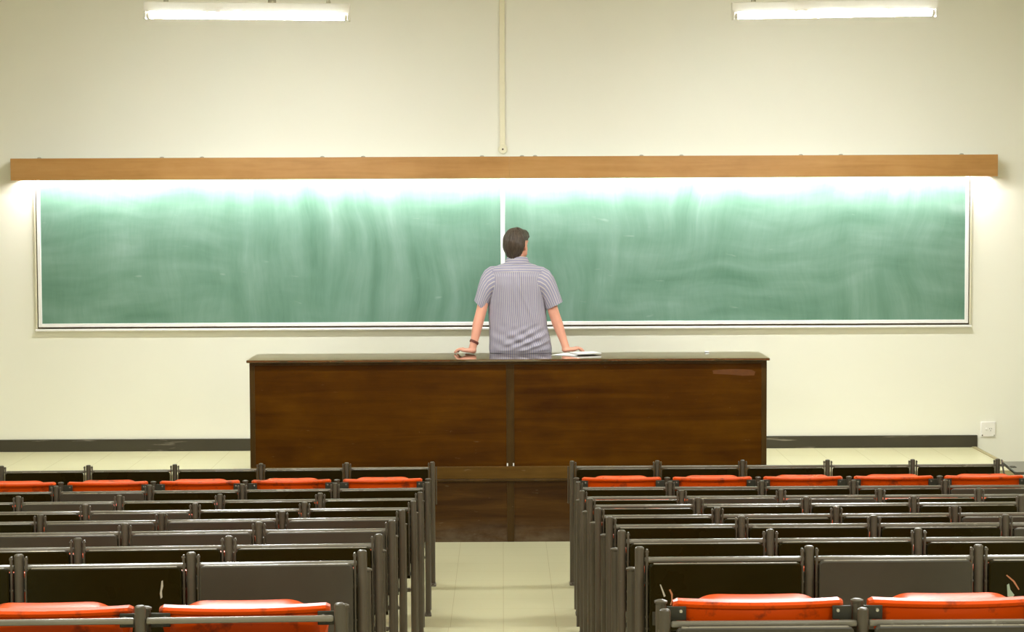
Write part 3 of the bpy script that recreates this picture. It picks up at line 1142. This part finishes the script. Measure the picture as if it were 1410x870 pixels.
# trousers and shoes
tr = Blob()
tr.ball((0.105, TY + 0.012, 1.318), (0.175, 0.115, 0.104), 4)
for s in (-1, 1):
    q = LEG[s]
    tr.chain([(p_, r_ + 0.012 if i > 1 else r_ + 0.004) for i, (p_, r_) in enumerate(q[:-1])] + [((q[-1][0][0], q[-1][0][1], 0.885), 0.062)])
tme = tr.mesh('trousers', 0.008, 6)
for v in tme.vertices:
    v.co -= ROOT
    v.co.z = max(v.co.z, 0.0005) if v.co.y < -0.0 + 0.012 and v.co.z > -0.05 else v.co.z
finish('trousers', tme, M['denim'], man)
for s in (-1, 1):
    sh = Blob()
    an = Vector(LEG[s][-1][0])
    sh.chain([(an + Vector((0, -0.018, -0.05)), 0.040), (an + Vector((0.005 * s, 0.05, -0.062)), 0.040), (an + Vector((0.008 * s, 0.11, -0.070)), 0.038), (an + Vector((0.008 * s, 0.165, -0.078)), 0.027)])
    sm = sh.mesh('shoe', 0.007, 4)
    for v in sm.vertices:
        v.co -= ROOT
    finish('shoe', sm, M['shoe'], man)


def fnoise(x, y, z):
    return noise.noise(Vector((x, y, z)))


def lerp_table(tab, z):
    if z <= tab[0][0]:
        return tab[0][1:]
    for a_, b_ in zip(tab, tab[1:]):
        if z <= b_[0]:
            f_ = (z - a_[0]) / (b_[0] - a_[0])
            f_ = f_ * f_ * (3 - 2 * f_) * 0.5 + f_ * 0.5
            return tuple(p + (q - p) * f_ for p, q in zip(a_[1:], b_[1:]))
    return tab[-1][1:]


# z, centre x, half width, centre y, half depth
TAB = [(1.2115, 0.117, 0.212, 13.885, 0.128), (1.235, 0.118, 0.214, 13.880, 0.134), (1.30, 0.113, 0.209, 13.875, 0.132), (1.40, 0.102, 0.198, 13.875, 0.126), (1.50, 0.095, 0.194, 13.875, 0.126),
       (1.60, 0.093, 0.197, 13.875, 0.130), (1.68, 0.093, 0.202, 13.875, 0.130), (1.73, 0.094, 0.203, 13.875, 0.122), (1.765, 0.095, 0.192, 13.875, 0.108), (1.79, 0.096, 0.165, 13.875, 0.094),
       (1.808, 0.097, 0.125, 13.877, 0.082), (1.822, 0.097, 0.085, 13.880, 0.070), (1.834, 0.097, 0.066, 13.882, 0.064)]
NA = 220


def wrinkle(x, z, th):
    back = max(0.0, -sin(th))
    d_ = 0.0
    # two pleats running down from the yoke
    for px_, w_ in ((0.068, 0.006), (0.112, 0.006)):
        xx = px_ + (1.768 - z) * 0.10 * (1 if px_ > 0.09 else -0.15)
        g = math.exp(-((x - xx) / w_) ** 2)
        d_ += 0.004 * g * min(1, max(0, (z - 1.45) / 0.2)) * back
    # long diagonal folds from the left shoulder blade down to the right hip
    for x0, sl, z0, z1, amp, w_ in ((0.085, 0.42, 1.40, 1.74, 0.006, 0.012), (0.060, 0.22, 1.32, 1.70, 0.004, 0.016), (0.24, -0.05, 1.38, 1.70, 0.004, 0.014)):
        xx = x0 + (1.72 - z) * sl
        env = max(0, min(1, (z - z0) / 0.08)) * max(0, min(1, (z1 - z) / 0.08))
        d_ += amp * math.exp(-((x - xx) / w_) ** 2) * env * back
    # bunched folds near the hem, fanning up to the right
    env = max(0, min(1, (1.43 - z) / 0.12)) * max(0, min(1, (z - 1.215) / 0.05))
    ph = (z - 1.23 - (x - 0.05) * 0.45) / 0.052
    d_ += env * back * 0.0085 * max(0, min(1, 0.25 + (x - 0.02) * 4)) * sin(2 * pi * ph + 2.5 * fnoise(x * 5, z * 5, 3.1))
    ph2 = (z - 1.30 + (x - 0.10) * 0.5) / 0.075
    d_ += env * back * 0.003 * sin(2 * pi * ph2)
    d_ += 0.006 * fnoise(x * 9, z * 5, th) + 0.0025 * fnoise(x * 22, z * 14, 5 + th)
    return d_


def torso_rings(z0, z1, n, grow=0.0):
    rings = []
    for i in range(n + 1):
        z = z0 + (z1 - z0) * i / n
        cx_, hw, cy_, hd_ = lerp_table(TAB, z)
        ring = []
        for k in range(NA):
            th = 2 * pi * k / NA
            c_, s_ = cos(th), sin(th)
            e_ = 2 / 2.35
            x = cx_ + (hw + grow) * math.copysign(abs(c_) ** e_, c_)
            y = cy_ + (hd_ + grow) * math.copysign(abs(s_) ** e_, s_)
            d_ = wrinkle(x, z, th)
            if z > 1.76:
                d_ *= max(0.25, (1.834 - z) / 0.074)
            nx_, ny_ = c_ / max(hw, .03), s_ / max(hd_, .03)
            l_ = sqrt(nx_ * nx_ + ny_ * ny_)
            zz = z
            if i == 0 and z0 < 1.22:
                zz = z + 0.005 * max(0, fnoise(x * 12, 0, 8)) + 0.0
            ring.append(Vector((x + d_ * nx_ / l_, y + d_ * ny_ / l_, zz)))
        rings.append(ring)
    return rings


def set_stripe(o, fn):
    at = o.data.attributes.new('stripe', 'FLOAT', 'POINT')
    for i, v in enumerate(o.data.vertices):
        at.data[i].value = fn(v.co + ROOT, i)


YK = 1.768
bm = bmesh.new()
loft(bm, torso_rings(1.2115, YK, 110), cap0=True, cap1=True)
shirt = obj('shirt', bm, M['shirt'], man, shift=ROOT)
arc = [0.0]
ref = torso_rings(1.55, 1.56, 1)[0]
for k in range(1, NA):
    arc.append(arc[-1] + (Vector((ref[k].x, ref[k].y)) - Vector((ref[k - 1].x, ref[k - 1].y))).length)
set_stripe(shirt, lambda p, i: arc[i % NA])
bm = bmesh.new()
loft(bm, torso_rings(YK - 0.004, 1.834, 26, 0.0022))
yoke = obj('yoke', bm, M['shirt'], shirt, shift=ROOT)
set_stripe(yoke, lambda p, i: p.z * 0.75 + 0.12 * p.y)
# collar: a turned-down band round the neck
bm = bmesh.new()
rings = []
for r_, dz_ in ((0.062, -0.028), (0.060, 0.006), (0.063, 0.022), (0.067, 0.024), (0.071, 0.018), (0.078, -0.002), (0.088, -0.026), (0.085, -0.027), (0.072, -0.010)):
    ring = []
    for k in range(64):
        th = 2 * pi * k / 64
        tilt = -0.012 * sin(th)
        fall = 0.010 * max(0, sin(th)) if r_ > 0.075 else 0
        ring.append(Vector((0.097 + r_ * 1.03 * cos(th), 13.884 + r_ * 0.98 * sin(th), 1.834 + dz_ + tilt - fall)))
    rings.append(ring)
loft(bm, rings, False, False)
collar = obj('collar', bm, M['shirt'], shirt, shift=ROOT)
set_stripe(collar, lambda p, i: p.z * 0.75 + 0.12 * p.y)

SLV = {-1: ([(-0.030, 1.806), (-0.085, 1.796), (-0.122, 1.772), (-0.145, 1.735), (-0.166, 1.68), (-0.183, 1.62), (-0.198, 1.570)],
            [(-0.02, 1.60), (-0.045, 1.59), (-0.07, 1.575), (-0.09, 1.555), (-0.103, 1.535), (-0.112, 1.512), (-0.119, 1.488)]),
       1: ([(0.220, 1.804), (0.275, 1.793), (0.315, 1.768), (0.342, 1.730), (0.368, 1.67), (0.389, 1.61), (0.408, 1.560)],
           [(0.21, 1.60), (0.235, 1.59), (0.258, 1.575), (0.272, 1.557), (0.283, 1.54), (0.291, 1.523), (0.298, 1.505)])}
for s in (-1, 1):
    outer, inner = SLV[s]
    N = 48
    rings, us = [], []
    M_ = 40
    for i in range(M_ + 1):
        f_ = i / M_ * (len(outer) - 1)
        a_ = min(int(f_), len(outer) - 2)
        g = f_ - a_
        o_ = Vector(outer[a_]).lerp(Vector(outer[a_ + 1]), g)
        n_ = Vector(inner[a_]).lerp(Vector(inner[a_ + 1]), g)
        c_, h_ = (o_ + n_) / 2, (o_ - n_) / 2
        dep = 0.092 + (0.062 - 0.092) * i / M_
        cy_ = 13.872 - 0.030 * i / M_
        ring = []
        for k in range(N):
            th = 2 * pi * k / N
            w_ = 0.005 * fnoise(th * 1.2 + 3 * s, i * 0.10, 2) + 0.0035 * sin(3 * th + i * 0.12) * i / M_
            m_ = 1 + w_ / 0.06
            ring.append(Vector((c_.x + h_.x * cos(th) * m_, cy_ + dep * sin(th) * m_, c_.y + h_.y * cos(th) * m_)))
        rings.append(ring)
    # turned-in hem
    for sc, up in ((0.93, 0.0), (0.90, 0.03), (0.6, 0.05)):
        last = rings[M_]
        cc = sum(last, Vector()) / N
        ax = (Vector((-0.02, 0, 0.1)) if s < 0 else Vector((0.02, 0, 0.1))).normalized()
        ax = Vector((0.06 * -s, 0.01, 0.1)).normalized()
        rings.append([cc + (p_ - cc) * sc + ax * up for p_ in last])
    bm = bmesh.new()
    loft(bm, rings, True, True)
    sl = obj('sleeve', bm, M['shirt'], shirt, shift=ROOT)
    set_stripe(sl, lambda p, i: (i % N) / N * 0.33)

# wrist strap on the left arm
ax0, ax1 = Vector(ARM[-1][4][0]), Vector(ARM[-1][5][0])
wc = ax0.lerp(ax1, 0.1)
q = (ax1 - ax0).normalized()
tilt_q = Vector((q.x - 0.18, q.y, q.z)).normalized().to_track_quat('Z', 'Y').to_matrix()
bm = bmesh.new()
rings = []
for r_, h_ in ((0.0295, -0.009), (0.0315, -0.008), (0.0322, 0.0), (0.0315, 0.008), (0.0295, 0.009), (0.0285, 0.0)):
    rings.append([wc + tilt_q @ Vector((r_ * cos(2 * pi * k / 36), r_ * sin(2 * pi * k / 36), h_)) for k in range(36)])
rings.append(rings[0])
loft(bm, rings, False, False)
bmesh.ops.remove_doubles(bm, verts=bm.verts, dist=1e-5)
obj('wrist_strap', bm, M['strap'], man, shift=ROOT)

# hair: a thick combed cap with a lifted fringe
bm = bmesh.new()
NU, NV = 96, 72
grid = []
for j in range(NV + 1):
    ph = pi * j / NV                        # 0 crown .. pi chin
    row_ = []
    for i in range(NU):
        th = 2 * pi * i / NU                # 0 = his right, pi/2 = forward
        x, y, z = sin(ph) * cos(th), sin(ph) * sin(th), cos(ph)
        fwd = max(0.0, y)
        # lowest hair height for this direction (head frame, metres)
        if y > 0.55:
            low = 0.062
        elif y > 0.05:
            low = 0.062 - (0.55 - y) / 0.5 * 0.030
        elif y > -0.20:
            low = 0.032
        elif y > -0.34:
            low = 0.032 - (-0.20 - y) / 0.14 * 0.110
        else:
            low = -0.078 - min(1, (-0.34 - y) / 0.3) * 0.040
        rx, ry, rz = 0.0855, 0.106, 0.104 if z > 0 else 0.135
        strand = 0.0035 * fnoise(th * 9, z * 2.2, 1.7) + 0.0025 * fnoise(th * 22, z * 3.0, 4.4) + 0.004 * fnoise(x * 3, y * 3, z * 3)
        quiff = 0.016 * math.exp(-(((y - 0.62) / 0.3) ** 2 + ((z - 0.68) / 0.28) ** 2)) * (1 + 0.5 * fnoise(x * 6, y * 6, 1))
        nape = 1 - 0.07 * max(0, -z - 0.15) * (1.4 if y < 0 else 0.4)
        k_ = nape * (1 + strand / 0.09) + quiff / 0.10
        px_, py_, pz_ = x * rx * k_, y * ry * k_ - 0.008, z * rz * (1 + strand / 0.12) + 0.014 + quiff * 0.5
        if pz_ < low:
            pz_ = low + 0.004 * fnoise(th * 14, 0, 9)
            inner_f = 0.90
            px_ *= inner_f if z < -0.85 else 1.0
            py_ *= inner_f if z < -0.85 else 1.0
        row_.append(Vector((px_, py_, pz_)))
    grid.append(row_)
# collapse everything below the hairline into the head so the cap closes
vr = []
for j, row_ in enumerate(grid):
    vr.append([bm.verts.new(hp(*p_)) for p_ in row_])
for j in range(NV):
    for i in range(NU):
        a_, b_, c_, d_ = vr[j][i], vr[j][(i + 1) % NU], vr[j + 1][(i + 1) % NU], vr[j + 1][i]
        try:
            bm.faces.new((a_, b_, c_, d_))
        except ValueError:
            pass
bmesh.ops.remove_doubles(bm, verts=bm.verts, dist=1e-5)
obj('hair', bm, M['hair'], man, shift=ROOT)
